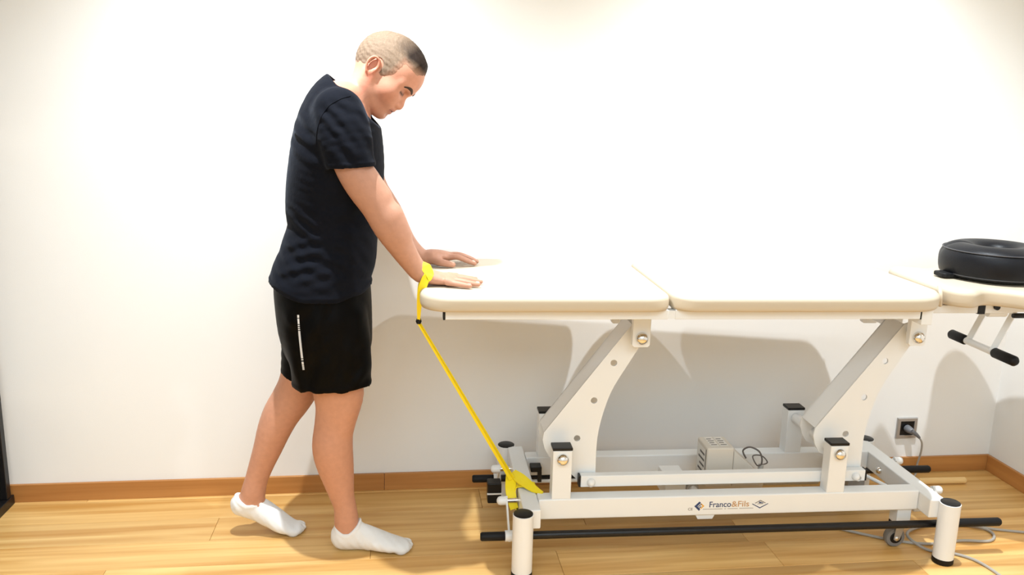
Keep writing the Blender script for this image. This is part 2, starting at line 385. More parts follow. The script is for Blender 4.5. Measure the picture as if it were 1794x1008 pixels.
part(MB().box((.61, -.10, .106), (.70, -.085, .132)), 'lock_pedal', 'black', bevel=.003)
bl = part(MB().box((-.735, .06, .075), (-.69, .105, .145)), 'pedal_block', 'black', bevel=.004)
part(MB().box((-.737, .058, .107), (-.688, .062, .112)), 'pedal_stripe', 'white', bl)
# top frame: rails under each cushion, cross pieces and the headrest tubes
for a0, a1 in ((-.888, -.272), (-.252, .470)):
    for b0, b1 in ((-.272, -.225), (.10, .147)):
        tr = part(MB().box((a0, b0, .7815), (a1, b1, .809)), 'top_rail', 'white', bevel=.002)
        if a0 < -.5: part(MB().box((a0-.006, b0+.001, .7805), (a0, b1-.001, .809)), 'end_cap', 'black', tr)
        else: part(MB().box((a1, b0+.001, .7805), (a1+.004, b1-.001, .809)), 'end_cap', 'black', tr)
    for a in (a0+.09, a1-.12): part(MB().box((a, -.225, .783), (a+.03, .10, .806)), 'top_cross_tube', 'white', bevel=.002)
part(MB().box((-.272, -.27, .783), (-.252, -.24, .806)), 'hinge_block', 'white')
part(MB().box((-.272, .105, .783), (-.252, .135, .806)), 'hinge_block', 'white')
for sb in (-1, 1):
    b0, b1 = sorted((sb*.225, sb*.272))
    part(MB().box((.474, b0, .764), (.508, b1, .809)), 'end_bracket', 'white', bevel=.002)
    part(MB().box((.50, sb*.12-.014, .764), (.86, sb*.12+.014, .790)), 'headrest_tube', 'white', bevel=.003)
# cushions
def rrect(a0, a1, b0, b1, radii, n=10):
    """counter-clockwise rounded rectangle; radii: (a0b0, a1b0, a1b1, a0b1)"""
    pts = []
    for (ca, cb, r, t0) in ((a0, b0, radii[0], math.pi), (a1, b0, radii[1], 1.5*math.pi), (a1, b1, radii[2], 0), (a0, b1, radii[3], .5*math.pi)):
        x = ca+(r if ca == a0 else -r); y = cb+(r if cb == b0 else -r)
        for i in range(n+1):
            t = t0+i/n*math.pi/2; pts.append((x+r*math.cos(t), y+r*math.sin(t)))
    return pts
def resample(poly, n):
    P = np.array(poly+[poly[0]]); d = np.r_[0, np.cumsum(np.hypot(*np.diff(P, axis=0).T))]
    t = np.linspace(0, d[-1], n, endpoint=False); return np.c_[np.interp(t, d, P[:, 0]), np.interp(t, d, P[:, 1])]
def cushion(name, poly, z0, z1, rad=.024, camber=.004, parent=TT, tilt=None):
    O = resample(poly, 180); c = O.mean(0)
    T = np.roll(O, -1, 0)-np.roll(O, 1, 0); N = np.c_[T[:, 1], -T[:, 0]]; N /= np.linalg.norm(N, axis=1)[:, None]
    prof = [(-.014, z0), (-.004, z0+.0015)]
    zm = z0+(z1-rad-z0)*.45
    prof += [(-.001, z0+.008), (.0, zm), (0, z1-rad)]
    for i in range(1, 8):
        t = i/7*math.pi/2; prof.append((-rad*1.25*(1-math.cos(t)), z1-rad+rad*math.sin(t)))
    R = []
    for off, z in prof:
        q = O+N*off; R.append([(x, y, z) for x, y in q])
    q0 = O+N*prof[-1][0]
    for s in (.9, .75, .5, .25, .06):
        q = c+(q0-c)*s; z = z1+camber*(1-s*s); R.append([(x, y, z) for x, y in q])
    m = MB().rings(R)
    return part(m, name, 'pad', parent, ang=60)
cushion('foot_cushion', rrect(-.956, -.267, -.305, .280, (.085, .06, .08, .085)), .808, .853, rad=.015)
cushion('back_cushion', rrect(-.2605, .560, -.305, .280, (.06, .13, .13, .08)), .808, .853, rad=.015)
hp = catmull([(.612, -.10), (.622, -.175), (.672, -.205), (.735, -.172), (.80, -.205), (.87, -.265), (.96, -.28), (1.03, -.23), (1.06, -.10), (1.06, .10), (1.03, .23), (.96, .28), (.87, .265), (.80, .205), (.735, .172), (.672, .205), (.622, .175), (.612, .10)], 8, True)
cushion('head_cushion', [tuple(p) for p in hp], .796, .850, rad=.018, camber=.002)
cushion('neck_cushion', rrect(.556, .606, -.15, .15, (.02, .02, .02, .02)), .796, .838, rad=.016, camber=.001)
part(MB().tube(catmull([(.602, -.14, .85), (.592, -.165, .835), (.592, -.17, .815), (.60, -.16, .795)], 5), .006, 8), 'pull_strap', 'pad')
# headrest mechanism and crossbar with grips
part(MB().box((.75, -.135, .768), (.98, .135, .795)), 'headrest_plate', 'white', bevel=.003)
part(MB().box((.742, -.137, .762), (.765, -.119, .796)), 'tube_end', 'black', bevel=.001)
part(MB().lathe([(.009, -.143), (.009, -.133)], (.80, 0, .785), axis=1), 'adjust_knob', 'black')
hb = part(MB().cyl((.872, -.06, .617), (.872, .085, .617), .0115, 16), 'crossbar', 'white')
for b0, b1 in ((-.165, -.055), (.078, .17)):
    part(MB().lathe([(.006, b0), (.012, b0+.003), (.0165, b0+.010), (.0165, b1-.010), (.012, b1-.003), (.006, b1)], (.872, 0, .617), axis=1), 'foam_grip', 'rubber', hb)
for b in (-.05, .072):
    part(MB().tube([(.872, b, .617), (.935, b, .765)], .0125, 4, ref=(0, 1, 0)), 'crossbar_link', 'white', hb, smooth=False)
part(MB().lathe([(.012, .80), (.012, .86)], (0, -.10, .757), axis=0), 'release_tube', 'white')
part(MB().lathe([(.007, .875), (.008, .88), (.008, .915), (.006, .92)], (0, -.115, .752), axis=0), 'release_lever', 'black')

# printing on the front rail
rail = rails[0]; FB = -.1803
def flat(polys, name, m, parent=rail, d=0):
    mb = MB()
    for poly in polys:
        n = len(poly); ar = sum(poly[i][0]*poly[(i+1) % n][1]-poly[(i+1) % n][0]*poly[i][1] for i in range(n))
        P = poly if ar > 0 else poly[::-1]
        mb.add([(x, FB-d, z) for x, z in P], [tuple(range(n))])
    return mb.build(name, m, parent, smooth=False)
def text(body, a, z, size, m, name, sx=1, shear=0, w=None):
    cu = bpy.data.curves.new(name, 'FONT'); cu.body = body; cu.size = size; cu.shear = shear; cu.offset = size*.012
    t = bpy.data.objects.new(name, cu); COL.objects.link(t); bpy.context.view_layer.update()
    me = bpy.data.meshes.new_from_object(t.evaluated_get(bpy.context.evaluated_depsgraph_get())); bpy.data.objects.remove(t)
    co = np.array([v.co for v in me.vertices])
    if w: sx = w/(co[:, 0].max()-co[:, 0].min())
    x0 = co[:, 0].min()
    for v in me.vertices: v.co = (a+(v.co.x-x0)*sx, FB, z+v.co.y)
    me.materials.clear(); me.materials.append(M[m]); o = bpy.data.objects.new(name, me); link(o, rail); return a+(co[:, 0].max()-x0)*sx
zt = .1655
e = text('Franco', -.0755, zt, .0265, 'blue', 'lettering', w=.0685)
text('&Fils', e+.0015, zt, .0265, 'tan', 'lettering', w=.056)
text('CE', -.1420, zt-.0085, .0115, 'grey', 'lettering', w=.0145)
cx, cz = -.1075, zt+.0045
d = .0155
flat([[(cx-d, cz), (cx, cz+d), (cx+.005, cz+d-.005), (cx-d+.010, cz), (cx+.004, cz-d+.005), (cx, cz-d)]], 'logo_mark', 'blue')
flat([[(cx-.004, cz-.001), (cx+.006, cz+.008), (cx+.008, cz+.006), (cx-.002, cz-.003)], [(cx-.001, cz-.006), (cx+.005, cz-.000), (cx+.007, cz-.002), (cx+.001, cz-.008)]], 'logo_bars', 'blue')
flat([[(cx+.006, cz+d-.006), (cx+.0165, cz+.0), (cx+.006, cz-d+.006), (cx+.004, cz-d+.009), (cx+.0105, cz), (cx+.004, cz+d-.009)]], 'logo_corner', 'gold')
cx2, cz2 = .0855, zt+.006
flat([[(cx2-.0265, cz2+.001), (cx2, cz2-.014), (cx2+.0265, cz2+.001), (cx2+.024, cz2+.0025), (cx2, cz2-.0105), (cx2-.024, cz2+.0025)]], 'emblem_chevron', 'blue')
flat([[(cx2-.018, cz2+.004), (cx2, cz2+.014), (cx2+.018, cz2+.004), (cx2+.015, cz2+.003), (cx2, cz2+.011), (cx2-.015, cz2+.003)], [(cx2-.012, cz2+.002), (cx2+.012, cz2+.002), (cx2+.008, cz2+.0005), (cx2-.008, cz2+.0005)]], 'emblem_ridge', 'grey')
flat([[(cx2-.005, cz2+.003), (cx2-.003, cz2+.0125), (cx2-.001, cz2+.006), (cx2+.002, cz2+.010), (cx2+.004, cz2+.005), (cx2+.008, cz2+.0065), (cx2+.010, cz2+.003)]], 'emblem_figure', 'blue')
x = -.095; seg = []
for L, gap in ((.062, .006), (.005, .005), (.032, .005), (.045, 0)):
    k = x
    while k < x+L: seg.append([(k, zt-.0070), (min(k+.0035, x+L), zt-.0070), (min(k+.0035, x+L), zt-.0054), (k, zt-.0054)]); k += .0041
    x += L+gap
flat(seg, 'small_print', 'grey')

# ------------------------------------------------------------------ black ring cushion on the headrest
CU = tag(empty('face_cushion', TT.matrix_basis @ Vector((.866, -.005, .857)), -.02494), 'black ring-shaped face cushion lying on the headrest', 'cushion')
def ringcush():
    prof = []; ro, ri, h = .160, .048, .104
    sec = [(ri, .02), (ri+.004, .008), (ri+.014, .001), (ro-.030, .000), (ro-.010, .006), (ro-.003, .02), (ro, .045), (ro-.002, .068), (ro-.012, .086), (ro-.028, .097), (ro-.052, h), (ri+.035, h-.002), (ri+.014, h-.010), (ri+.003, h-.025), (ri, .05)]
    sec = catmull(sec, 3, True); n = 72; m = MB(); k = len(sec)
    for i in range(n):
        t = 2*math.pi*i/n; cr = math.exp(-((t-math.pi*.86)/.10)**2)
        for r, z in sec: m.v.append((r*math.cos(t), r*1.0*math.sin(t), z*(1-.08*cr)))
    for i in range(n):
        for j in range(k): m.f.append((i*k+j, ((i+1) % n)*k+j, ((i+1) % n)*k+(j+1) % k, i*k+(j+1) % k))
    return m
ringcush().build('ring_pad', 'navy', CU, ang=80)
for r, z in ((.1515, .0855), (.153, .0105)):
    MB().tube([(r*math.cos(2*math.pi*i/72), r*math.sin(2*math.pi*i/72), z) for i in range(72)], .0019, 8, closed=True).build('piping', 'pipe', CU)
MB().rings([[(x, y, z) for x, y in rrect(-.185, -.12, -.030, .030, (.012,)*4)] for z in (-.002, .012)]).build('base_tab', 'rubber', CU, bevel=.004)

# ------------------------------------------------------------------ socket, plug, cables, stick
so = tag(empty('wall_socket', (3.066, 0, .181)), 'square grey-framed wall socket low on the wall near the right corner', 'socket')
m = MB(); q = lambda s, y: [(-s, y, -s), (s, y, -s), (s, y, s), (-s, y, s)]
m.rings([q(.041, 0), q(.041, -.006), q(.039, -.009), q(.0285, -.009), q(.028, -.004)], cap1=False); m.build('frame', 'steel', so, smooth=False)
m = MB().rings([q(.0282, 0), q(.0282, -.0065)]); m.build('insert', 'black', so, smooth=False)
MB().lathe([(.019, -.0068), (.0205, -.0072), (.0205, -.0060)], (0, 0, 0), axis=1).build('insert_rim', 'blackm', so)
pc = tag(empty('power_cable', (3.066, -.0085, .181)), 'grey power cable plugged into the wall socket and dropping to floor', 'cable')
MB().lathe([(.008, -.034), (.011, -.030), (.0135, -.015), (.0145, 0)], (0, 0, 0), axis=1).build('plug', 'plug', pc)
MB().tube([(.0, -.030, 0), (.014, -.040, -.010), (.026, -.044, -.022)], [.009, .0075, .005], 10).build('strain_relief', 'plug', pc)
MB().tube(catmull([(.024, -.044, -.020), (.040, -.042, -.045), (.046, -.034, -.09), (.046, -.022, -.14), (.040, -.03, -.172), (.0, -.06, -.1765), (-.10, -.09, -.1765), (-.2, -.13, -.1765)], 6), .0035, 8).build('cord', 'cord', pc)
fc = MB().tube(catmull([(2.55, -.40, .0048), (2.70, -.50, .0048), (2.82, -.545, .0048), (2.95, -.535, .0048), (3.04, -.545, .0048), (3.085, -.505, .0048), (3.07, -.46, .006), (2.98, -.425, .0048), (2.86, -.44, .006), (2.78, -.50, .0125), (2.80, -.58, .0048), (2.87, -.61, .0048), (2.915, -.66, .0048), (2.93, -.76, .0048), (2.92, -.95, .0048)], 8), .0045, 8).build('floor_cord', 'cord')
tag(fc, 'grey cord looping on the floor around the right front table leg', 'cord')
fc2 = MB().tube(catmull([(3.05, -.46, .0048+.008), (3.12, -.475, .0048), (3.22, -.505, .0048), (3.32, -.52, .0048), (3.40, -.56, .0048)], 8), .0042, 8).build('floor_cord', 'cord')
tag(fc2, 'grey cord stretching along the floor toward the right wall', 'cord')
st = MB().lathe([(.009, 0), (.0125, .004), (.0125, .186), (.009, .19)], (0, 0, 0), axis=0).build('wooden_stick', 'stick')
st.location = (3.065, -.115, .0126); st.rotation_euler.z = -.025
tag(st, 'short pale wooden stick lying on the floor near the right corner', 'stick')
#PERSON#
# ------------------------------------------------------------------ implicit-surface modelling for the person
class Field:
    def __init__(s, xs, ys, zs):
        s.xs, s.ys, s.zs = [np.asarray(v, np.float32) for v in (xs, ys, zs)]
        s.f = np.full((len(xs), len(ys), len(zs)), .2, np.float32)
    def sl(s, lo, hi):
        return tuple(slice(max(0, int(np.searchsorted(v, l))-1), int(np.searchsorted(v, h))+1) for v, l, h in zip((s.xs, s.ys, s.zs), lo, hi))
    def grid(s, S): return s.xs[S[0]][:, None, None], s.ys[S[1]][None, :, None], s.zs[S[2]][None, None, :]
    def limb_eval(s, nodes, lat=(0, 1, 0), sub=3, pad=.03):
        """nodes: (point, ra, rb): a chain with elliptical section, rb along lat; returns slice and distance"""
        P = np.array([np.r_[n[0], n[1], n[2]] for n in nodes], float)
        if sub > 1 and len(P) > 2: P = np.array(catmull(P, sub))
        rm = P[:, 3:].max()+pad
        S = s.sl(P[:, :3].min(0)-rm, P[:, :3].max(0)+rm)
        D = np.full(tuple(len(v[k]) for v, k in zip((s.xs, s.ys, s.zs), S)), .2, np.float32)
        off = [k.start for k in S]
        for A, B in zip(P[:-1], P[1:]):
            r = max(A[3], A[4], B[3], B[4])+pad
            G = s.sl(np.minimum(A[:3], B[:3])-r, np.maximum(A[:3], B[:3])+r)
            X, Y, Z = s.grid(G)
            d = B[:3]-A[:3]; L = np.linalg.norm(d)
            if L < 1e-6: continue
            d = d/L; l = np.array(lat, float); l = l-d*(l@d); l /= np.linalg.norm(l); n = np.cross(d, l)
            qx, qy, qz = X-A[0], Y-A[1], Z-A[2]
            w = qx*d[0]+qy*d[1]+qz*d[2]; t = np.clip(w/L, 0, 1)
            u = qx*n[0]+qy*n[1]+qz*n[2]; v = qx*l[0]+qy*l[1]+qz*l[2]; w = w-t*L
            ra = A[3]+(B[3]-A[3])*t; rb = A[4]+(B[4]-A[4])*t; mn = np.minimum(ra, rb)
            k0 = np.sqrt((u/ra)**2+(v/rb)**2+(w/mn)**2); k1 = np.sqrt((u/ra**2)**2+(v/rb**2)**2+(w/mn**2)**2)+1e-6
            dist = k0*(k0-1)/k1
            H = tuple(slice(g.start-o, g.stop-o) for g, o in zip(G, off))
            D[H] = np.minimum(D[H], np.maximum(dist, -.2))
        return S, D
    def union(s, S, D, k=.01):
        a = s.f[S]; h = np.clip(.5+.5*(D-a)/k, 0, 1); s.f[S] = D*(1-h)+a*h-k*h*(1-h)
    def limb(s, nodes, k=.01, **kw): s.union(*s.limb_eval(nodes, **kw), k=k)
    def ell(s, c, R, r, k=.01, neg=False, pad=.03):
        """ellipsoid with axes = rows of R"""
        rm = max(r)+pad; S = s.sl(np.array(c)-rm, np.array(c)+rm); X, Y, Z = s.grid(S)
        q = [(X-c[0])*a[0]+(Y-c[1])*a[1]+(Z-c[2])*a[2] for a in R]
        k0 = np.sqrt(sum((v/e)**2 for v, e in zip(q, r))); k1 = np.sqrt(sum((v/e**2)**2 for v, e in zip(q, r)))+1e-6
        D = k0*(k0-1)/k1
        if neg:
            a = s.f[S]; b = -D; h = np.clip(.5-.5*(b-a)/k, 0, 1); s.f[S] = b*(1-h)+a*h+k*h*(1-h)
        else: s.union(S, D.astype(np.float32), k)
    def nets(s):
        f = s.f; g = f < 0
        n = [k-1 for k in f.shape]
        cnt = np.zeros(n, np.uint8)
        C = [(i, j, k) for i in (0, 1) for j in (0, 1) for k in (0, 1)]
        for i, j, k in C: cnt += g[i:n[0]+i, j:n[1]+j, k:n[2]+k]
        I, J, K = np.nonzero((cnt > 0) & (cnt < 8)); del cnt
        pos = np.zeros((len(I), 3)); num = np.zeros(len(I))
        co = (s.xs, s.ys, s.zs)
        for c in C:
            for ax in range(3):
                if c[ax]: continue
                e = list(c); e[ax] = 1
                va = f[I+c[0], J+c[1], K+c[2]]; vb = f[I+e[0], J+e[1], K+e[2]]; m = (va < 0) != (vb < 0)
                t = np.where(m, va/(va-vb+1e-12), 0)
                for q, (A, ix) in enumerate(zip(co, (I, J, K))):
                    p = A[ix+c[q]]+t*(A[np.minimum(ix+e[q], len(A)-1)]-A[ix+c[q]])
                    pos[:, q] += np.where(m, p, 0)
                num += m
        pos /= num[:, None]
        idx = np.full(n, -1, np.int32); idx[I, J, K] = np.arange(len(I))
        quads = []
        for ax in range(3):
            a1, a2 = (ax+1) % 3, (ax+2) % 3
            lo = [slice(None)]*3; hi = [slice(None)]*3
            lo[ax] = slice(0, -1); hi[ax] = slice(1, None)
            for q in (a1, a2): lo[q] = hi[q] = slice(1, -1)
            A, B = g[tuple(lo)], g[tuple(hi)]
            for flip, msk in ((False, A & ~B), (True, ~A & B)):
                E = list(np.nonzero(msk)); E[a1] = E[a1]+1; E[a2] = E[a2]+1
                def at_(d1, d2):
                    q = list(E); q[a1] = q[a1]+d1; q[a2] = q[a2]+d2; return idx[q[0], q[1], q[2]]
                Q = [at_(-1, -1), at_(0, -1), at_(0, 0), at_(-1, 0)]
                quads.append(np.stack(Q[::-1] if flip else Q, 1))
        return pos, np.concatenate(quads)
def relax(pos, quads, it=2, lam=.5):
    e = np.concatenate([quads[:, [i, (i+1) % 4]] for i in range(4)])
    deg = np.bincount(e[:, 0], minlength=len(pos)).astype(float)
    for k in range(it):
        for l in (lam, -lam*1.04):
            s = np.stack([np.bincount(e[:, 0], pos[e[:, 1], q], len(pos)) for q in range(3)], 1)/deg[:, None]
            pos = pos+(s-pos)*l
    return pos
def mesh_obj(name, pos, quads, m, parent=None):
    me = bpy.data.meshes.new(name); me.vertices.add(len(pos)); me.vertices.foreach_set('co', pos.astype(np.float32).ravel())
    me.loops.add(quads.size); me.loops.foreach_set('vertex_index', quads.astype(np.int32).ravel())
    me.polygons.add(len(quads)); me.polygons.foreach_set('loop_start', np.arange(0, quads.size, 4, dtype=np.int32))
    me.update(calc_edges=True); me.validate(); me.shade_smooth(); me.materials.append(M[m] if isinstance(m, str) else m)
    o = bpy.data.objects.new(name, me); return link(o, parent)
def colour(o, cols):
    a = o.data.color_attributes.new('tone', 'FLOAT_COLOR', 'POINT'); a.data.foreach_set('color', np.c_[cols, np.ones(len(cols))].astype(np.float32).ravel())
def tone_mat(name, rough, spec=.4, bump=0, bscale=300, noise=.06, nscale=60, sss=0):
    m = bpy.data.materials.new(name); m.use_nodes = True; nt = m.node_tree; b = nt.nodes['Principled BSDF']
    b.inputs['Roughness'].default_value = rough; b.inputs['Specular IOR Level'].default_value = spec
    at_ = nt.nodes.new('ShaderNodeAttribute'); at_.attribute_name = 'tone'
    n = nt.nodes.new('ShaderNodeTexNoise'); n.inputs['Scale'].default_value = nscale; n.inputs['Detail'].default_value = 4
    tc = nt.nodes.new('ShaderNodeTexCoord'); nt.links.new(tc.outputs['Object'], n.inputs['Vector'])
    mr = nt.nodes.new('ShaderNodeMapRange'); mr.inputs[3].default_value = 1-noise; mr.inputs[4].default_value = 1+noise
    hs = nt.nodes.new('ShaderNodeHueSaturation'); nt.links.new(n.outputs[0], mr.inputs[0]); nt.links.new(mr.outputs[0], hs.inputs['Value'])
    nt.links.new(at_.outputs['Color'], hs.inputs['Color']); nt.links.new(hs.outputs[0], b.inputs['Base Color'])
    if sss: b.inputs['Subsurface Weight'].default_value = sss; b.inputs['Subsurface Radius'].default_value = (.012, .005, .003); b.inputs['Subsurface Scale'].default_value = 1
    if bump:
        n2 = nt.nodes.new('ShaderNodeTexNoise'); n2.inputs['Scale'].default_value = bscale; n2.inputs['Detail'].default_value = 3
        nt.links.new(tc.outputs['Object'], n2.inputs['Vector'])
        bp = nt.nodes.new('ShaderNodeBump'); bp.inputs['Strength'].default_value = bump; bp.inputs['Distance'].default_value = .003
        nt.links.new(n2.outputs[0], bp.inputs['Height']); nt.links.new(bp.outputs[0], b.inputs['Normal'])
    return m
YM = -.35
def N_(px, py, Y, hw, rb):
    P = at(px, py, Y); return (P, hw*mpp(P), rb)
def span(py, xl, xr, rb, Y=YM, inset=0):
    P = at((xl+xr)/2, py, Y); return (P, (xr-xl)/2*mpp(P)-inset, rb-inset)
def axis(*segs):
    out = [segs[0][0]]
    for a, b, st in segs:
        n = max(1, int(round((b-a)/st))); out += list(np.linspace(a, b, n+1)[1:])
    return np.array(out)

# head frame: forward, side (towards the camera), up
TH, TURN = math.radians(45.5), math.radians(13)
hf0 = np.array([math.cos(TH), 0, -math.sin(TH)]); HU = np.array([math.sin(TH), 0, math.cos(TH)]); hs0 = np.array([0, -1., 0])
HF = hf0*math.cos(TURN)+hs0*math.sin(TURN); HS = hs0*math.cos(TURN)-hf0*math.sin(TURN)
HSC = .945
chin = at(664, 207, YM)
HC = chin-(HF*.066-HU*.113)*HSC
def H(f, s, u): return HC+(HF*f+HS*s+HU*u)*HSC
HR = [HF, HS, HU]

def build_body():
    B = Field(axis((.57, .98, .0045), (.98, 1.41, .0021)), axis((-.62, -.585, .005), (-.585, -.13, .0023), (-.13, -.06, .005)),
              axis((.0, .84, .005), (.84, .91, .0021), (.91, 1.27, .0045), (1.27, 1.57, .0021)))
    # torso core (under the clothes)
    B.limb([span(185, 541, 652, .15, inset=.02), span(215, 525, 662, .18, inset=.02), span(250, 515, 667, .19, inset=.025), span(300, 508, 668, .18, inset=.025), span(345, 503, 665, .165, inset=.025),
            span(395, 507, 660, .155, inset=.025), span(440, 500, 655, .155, inset=.022), span(490, 490, 648, .160, inset=.028), span(560, 498, 644, .155, inset=.03)], k=.02)
    # neck
    B.limb([(H(-.040, 0, -.035), .050, .050), (at(634, 158, YM), .0475, .052), (at(612, 182, YM), .054, .062), (at(592, 215, YM), .06, .10)], k=.02)
    # near arm (right) and far arm (left)
    ra = [(598, 212, -.525, 37, .055), (606, 250, -.54, 35, .052), (618, 291, -.55, 32, .049), (637, 325, -.552, 31.5, .047), (662, 362, -.552, 29, .043), (683, 398, -.546, 28.5, .045), (704, 434, -.533, 22.5, .038), (721, 460, -.520, 18.5, .032), (737, 479, -.512, 16.5, .030)]
    R = [N_(*n) for n in ra]+[((1.232, -.512, .8765), .0205, .033), ((1.262, -.512, .8715), .0165, .037), ((1.285, -.513, .869), .0125, .034)]
    B.limb(R, k=.015)
    # biceps, elbow crease and forearm muscle on the near arm
    B.limb([N_(640, 318, -.548, 22, .034), N_(664, 345, -.546, 20, .03)], k=.02)
    B.limb([N_(686, 378, -.553, 20, .03), N_(700, 410, -.545, 18, .028)], k=.02)
    sh = at(598, 212, -.525)
    la = [(649, 322, -.165, 27, .046), (668, 355, -.163, 26, .043), (683, 379, -.165, 25, .043), (706, 420, -.185, 20, .036), (727, 442, -.203, 15.5, .031), (742, 452, -.213, 14.5, .030)]
    L = [((sh[0], -.175, sh[2]), .058, .055), ((sh[0]+.025, -.165, sh[2]-.07), .053, .052)]+[N_(*n) for n in la]+[((1.240, -.214, .884), .021, .032), ((1.27, -.205, .884), .017, .036), ((1.296, -.198, .881), .0125, .034)]
    B.limb(L, k=.015)
    # fingers: chains of (point, radius)
    def finger(pts, r, k=.004): B.limb([(np.array(p), q, q*1.06) for p, q in zip(pts, r)], k=k, sub=3, pad=.012)
    fr = [.0094, .0086, .0080, .0066]
    zb = .8645
    finger([(1.272, -.546, .868), (1.298, -.558, .8665), (1.318, -.567, zb), (1.332, -.573, zb-.001)], [.0088, .0080, .0072, .006])
    finger([(1.282, -.527, .871), (1.312, -.541, .8695), (1.337, -.551, .866), (1.356, -.556, zb)], fr)
    finger([(1.285, -.506, .873), (1.318, -.513, .8715), (1.345, -.518, .867), (1.366, -.520, zb)], [.0097, .0088, .0081, .0067])
    finger([(1.281, -.486, .872), (1.312, -.483, .870), (1.336, -.481, .866), (1.355, -.480, zb)], fr)
    finger([(1.236, -.488, .872), (1.262, -.458, .868), (1.284, -.440, .866), (1.304, -.432, .865)], [.013, .0112, .0095, .0075], .01)
    # knuckles
    for x, y, z in ((1.276, -.548, .873), (1.285, -.528, .877), (1.288, -.507, .879), (1.284, -.487, .878)): B.limb([((x-.006, y, z), .0075, .0075), ((x+.006, y, z-.001), .007, .007)], k=.006, sub=1)
    # far hand, arched
    finger([(1.288, -.226, .880), (1.318, -.232, .884), (1.348, -.238, .874), (1.373, -.241, zb)], [.0097, .0090, .0082, .0067])
    finger([(1.294, -.206, .883), (1.326, -.207, .886), (1.357, -.207, .876), (1.383, -.206, zb)], [.0099, .009, .0082, .0067])
    finger([(1.292, -.186, .881), (1.322, -.183, .883), (1.352, -.179, .873), (1.376, -.176, zb)], fr)
    finger([(1.284, -.168, .877), (1.308, -.161, .877), (1.332, -.154, .869), (1.350, -.150, zb)], [.0088, .008, .0072, .006])
    finger([(1.244, -.236, .876), (1.266, -.254, .871), (1.286, -.262, .868), (1.304, -.266, .8655)], [.0145, .0122, .0105, .0085], .01)
    # legs
    rl = [(566, 540, -.420, 50, .070), (575, 600, -.42, 50, .070), (588, 660, -.42, 45, .066), (593.5, 690, -.418, 43.5, .060), (591.5, 715, -.417, 38, .054), (585.5, 746, -.415, 34, .050), (582.5, 780, -.414, 35, .053), (586, 808, -.413, 33, .050), (592.5, 838, -.412, 27.5, .042), (599, 868, -.411, 21.5, .035), (604.5, 888, -.411, 19.5, .033), (607, 912, -.411, 21, .034), (607, 928, -.411, 20, .032)]
    B.limb([N_(*n) for n in rl], k=.02)
    B.limb([N_(604, 715, -.418, 20, .042), N_(601, 745, -.418, 16, .036)], k=.02)       # kneecap
    ll = [(560, 540, -.285, 50, .07), (546, 600, -.285, 44, .068), (528, 665, -.284, 37, .061), (512, 697, -.284, 34.5, .056), (494, 724, -.285, 32, .053), (481, 752, -.285, 29, .051), (470, 783, -.285, 25, .045), (459, 812, -.285, 21.5, .038), (449.5, 840, -.285, 19.5, .034), (444, 862, -.285, 21, .034), (441, 880, -.285, 21, .032)]
    B.limb([N_(*n) for n in ll], k=.02)
    # feet inside the socks
    for nodes in FEET: B.limb([(np.array(p), a-.003, b-.003) for p, a, b in nodes], k=.012)
    # ---- head
    E = lambda f, s, u, r, k=.01, neg=False: B.ell(H(f, s, u), HR, [q*HSC for q in r], k, neg)
    E(-.026, 0, .018, (.103, .073, .094), .02)
    E(.020, 0, .030, (.066, .060, .066), .02)
    E(.012, 0, -.045, (.066, .056, .070), .02)
    E(.042, 0, -.068, (.0355, .034, .040), .02)
    E(.058, 0, -.098, (.019, .022, .0165), .012)
    for s in (-1, 1):
        Lm = lambda pts, k=.012: B.limb([(H(f, s*v, u), r*HSC, r*HSC) for f, v, u, r in pts], k=k)
        Lm([(-.030, .056, -.040, .022), (-.016, .054, -.070, .019), (.018, .040, -.092, .017), (.052, .016, -.100, .015)], .016)
        Lm([(.070, .010, .008, .0095), (.066, .028, .013, .0105), (.050, .046, .009, .010)], .014)
        E(.038, s*.040, -.032, (.026, .021, .022), .03)
        E(.0790, s*.031, -.0095, (.0155, .0175, .0110), .010, True)
        E(.0565, s*.0315, -.0115, (.0145, .0160, .0130), .003)
        Lm([(.0690, .019, -.0125, .0018), (.0705, .031, -.0155, .0024), (.0645, .043, -.0130, .0018)], .002)
        E(.0745, s*.0120, -.0465, (.0105, .0080, .0080), .006)
        # ear
        e0 = -.036; g = .78
        ear = [(-.006, -.018), (-.008, .010), (-.022, .028), (-.040, .026), (-.047, .006), (-.040, -.018), (-.026, -.034)]
        B.limb([(H(e0+(.022+f)*g, s*(.0735+.012*max(0, -f/.05)), u*g-.016), .0038*HSC, .0052*HSC) for f, u in ear], k=.004, pad=.012)
        B.ell(H(e0-.001, s*.073, -.016), HR, (.0135, .0060, .0195), .005)
        B.ell(H(e0+.004, s*.0740, -.041), HR, (.0065, .0055, .008), .006)
        B.ell(H(e0+.002, s*.0815, -.017), HR, (.0085, .0060, .0115), .004, True)
        B.ell(H(e0+.011, s*.0750, -.024), HR, (.004, .0045, .005), .004)
    # nose, lips
    B.limb([(H(.0625, 0, .006), .0105*HSC, .0085*HSC), (H(.0680, 0, -.014), .0100*HSC, .0082*HSC), (H(.0810, 0, -.036), .0108*HSC, .0100*HSC), (H(.0835, 0, -.0445), .0104*HSC, .0100*HSC)], k=.008)
    B.limb([(H(.080, 0, -.0485), .0080, .0070), (H(.063, 0, -.0520), .011, .011)], k=.006, sub=1)
    B.limb([(H(.0670, -.021, -.0705), .0030, .0030), (H(.0775, -.006, -.0645), .0052, .0050), (H(.0775, .006, -.0645), .0052, .0050), (H(.0670, .021, -.0705), .0030, .0030)], k=.006, lat=tuple(HU))
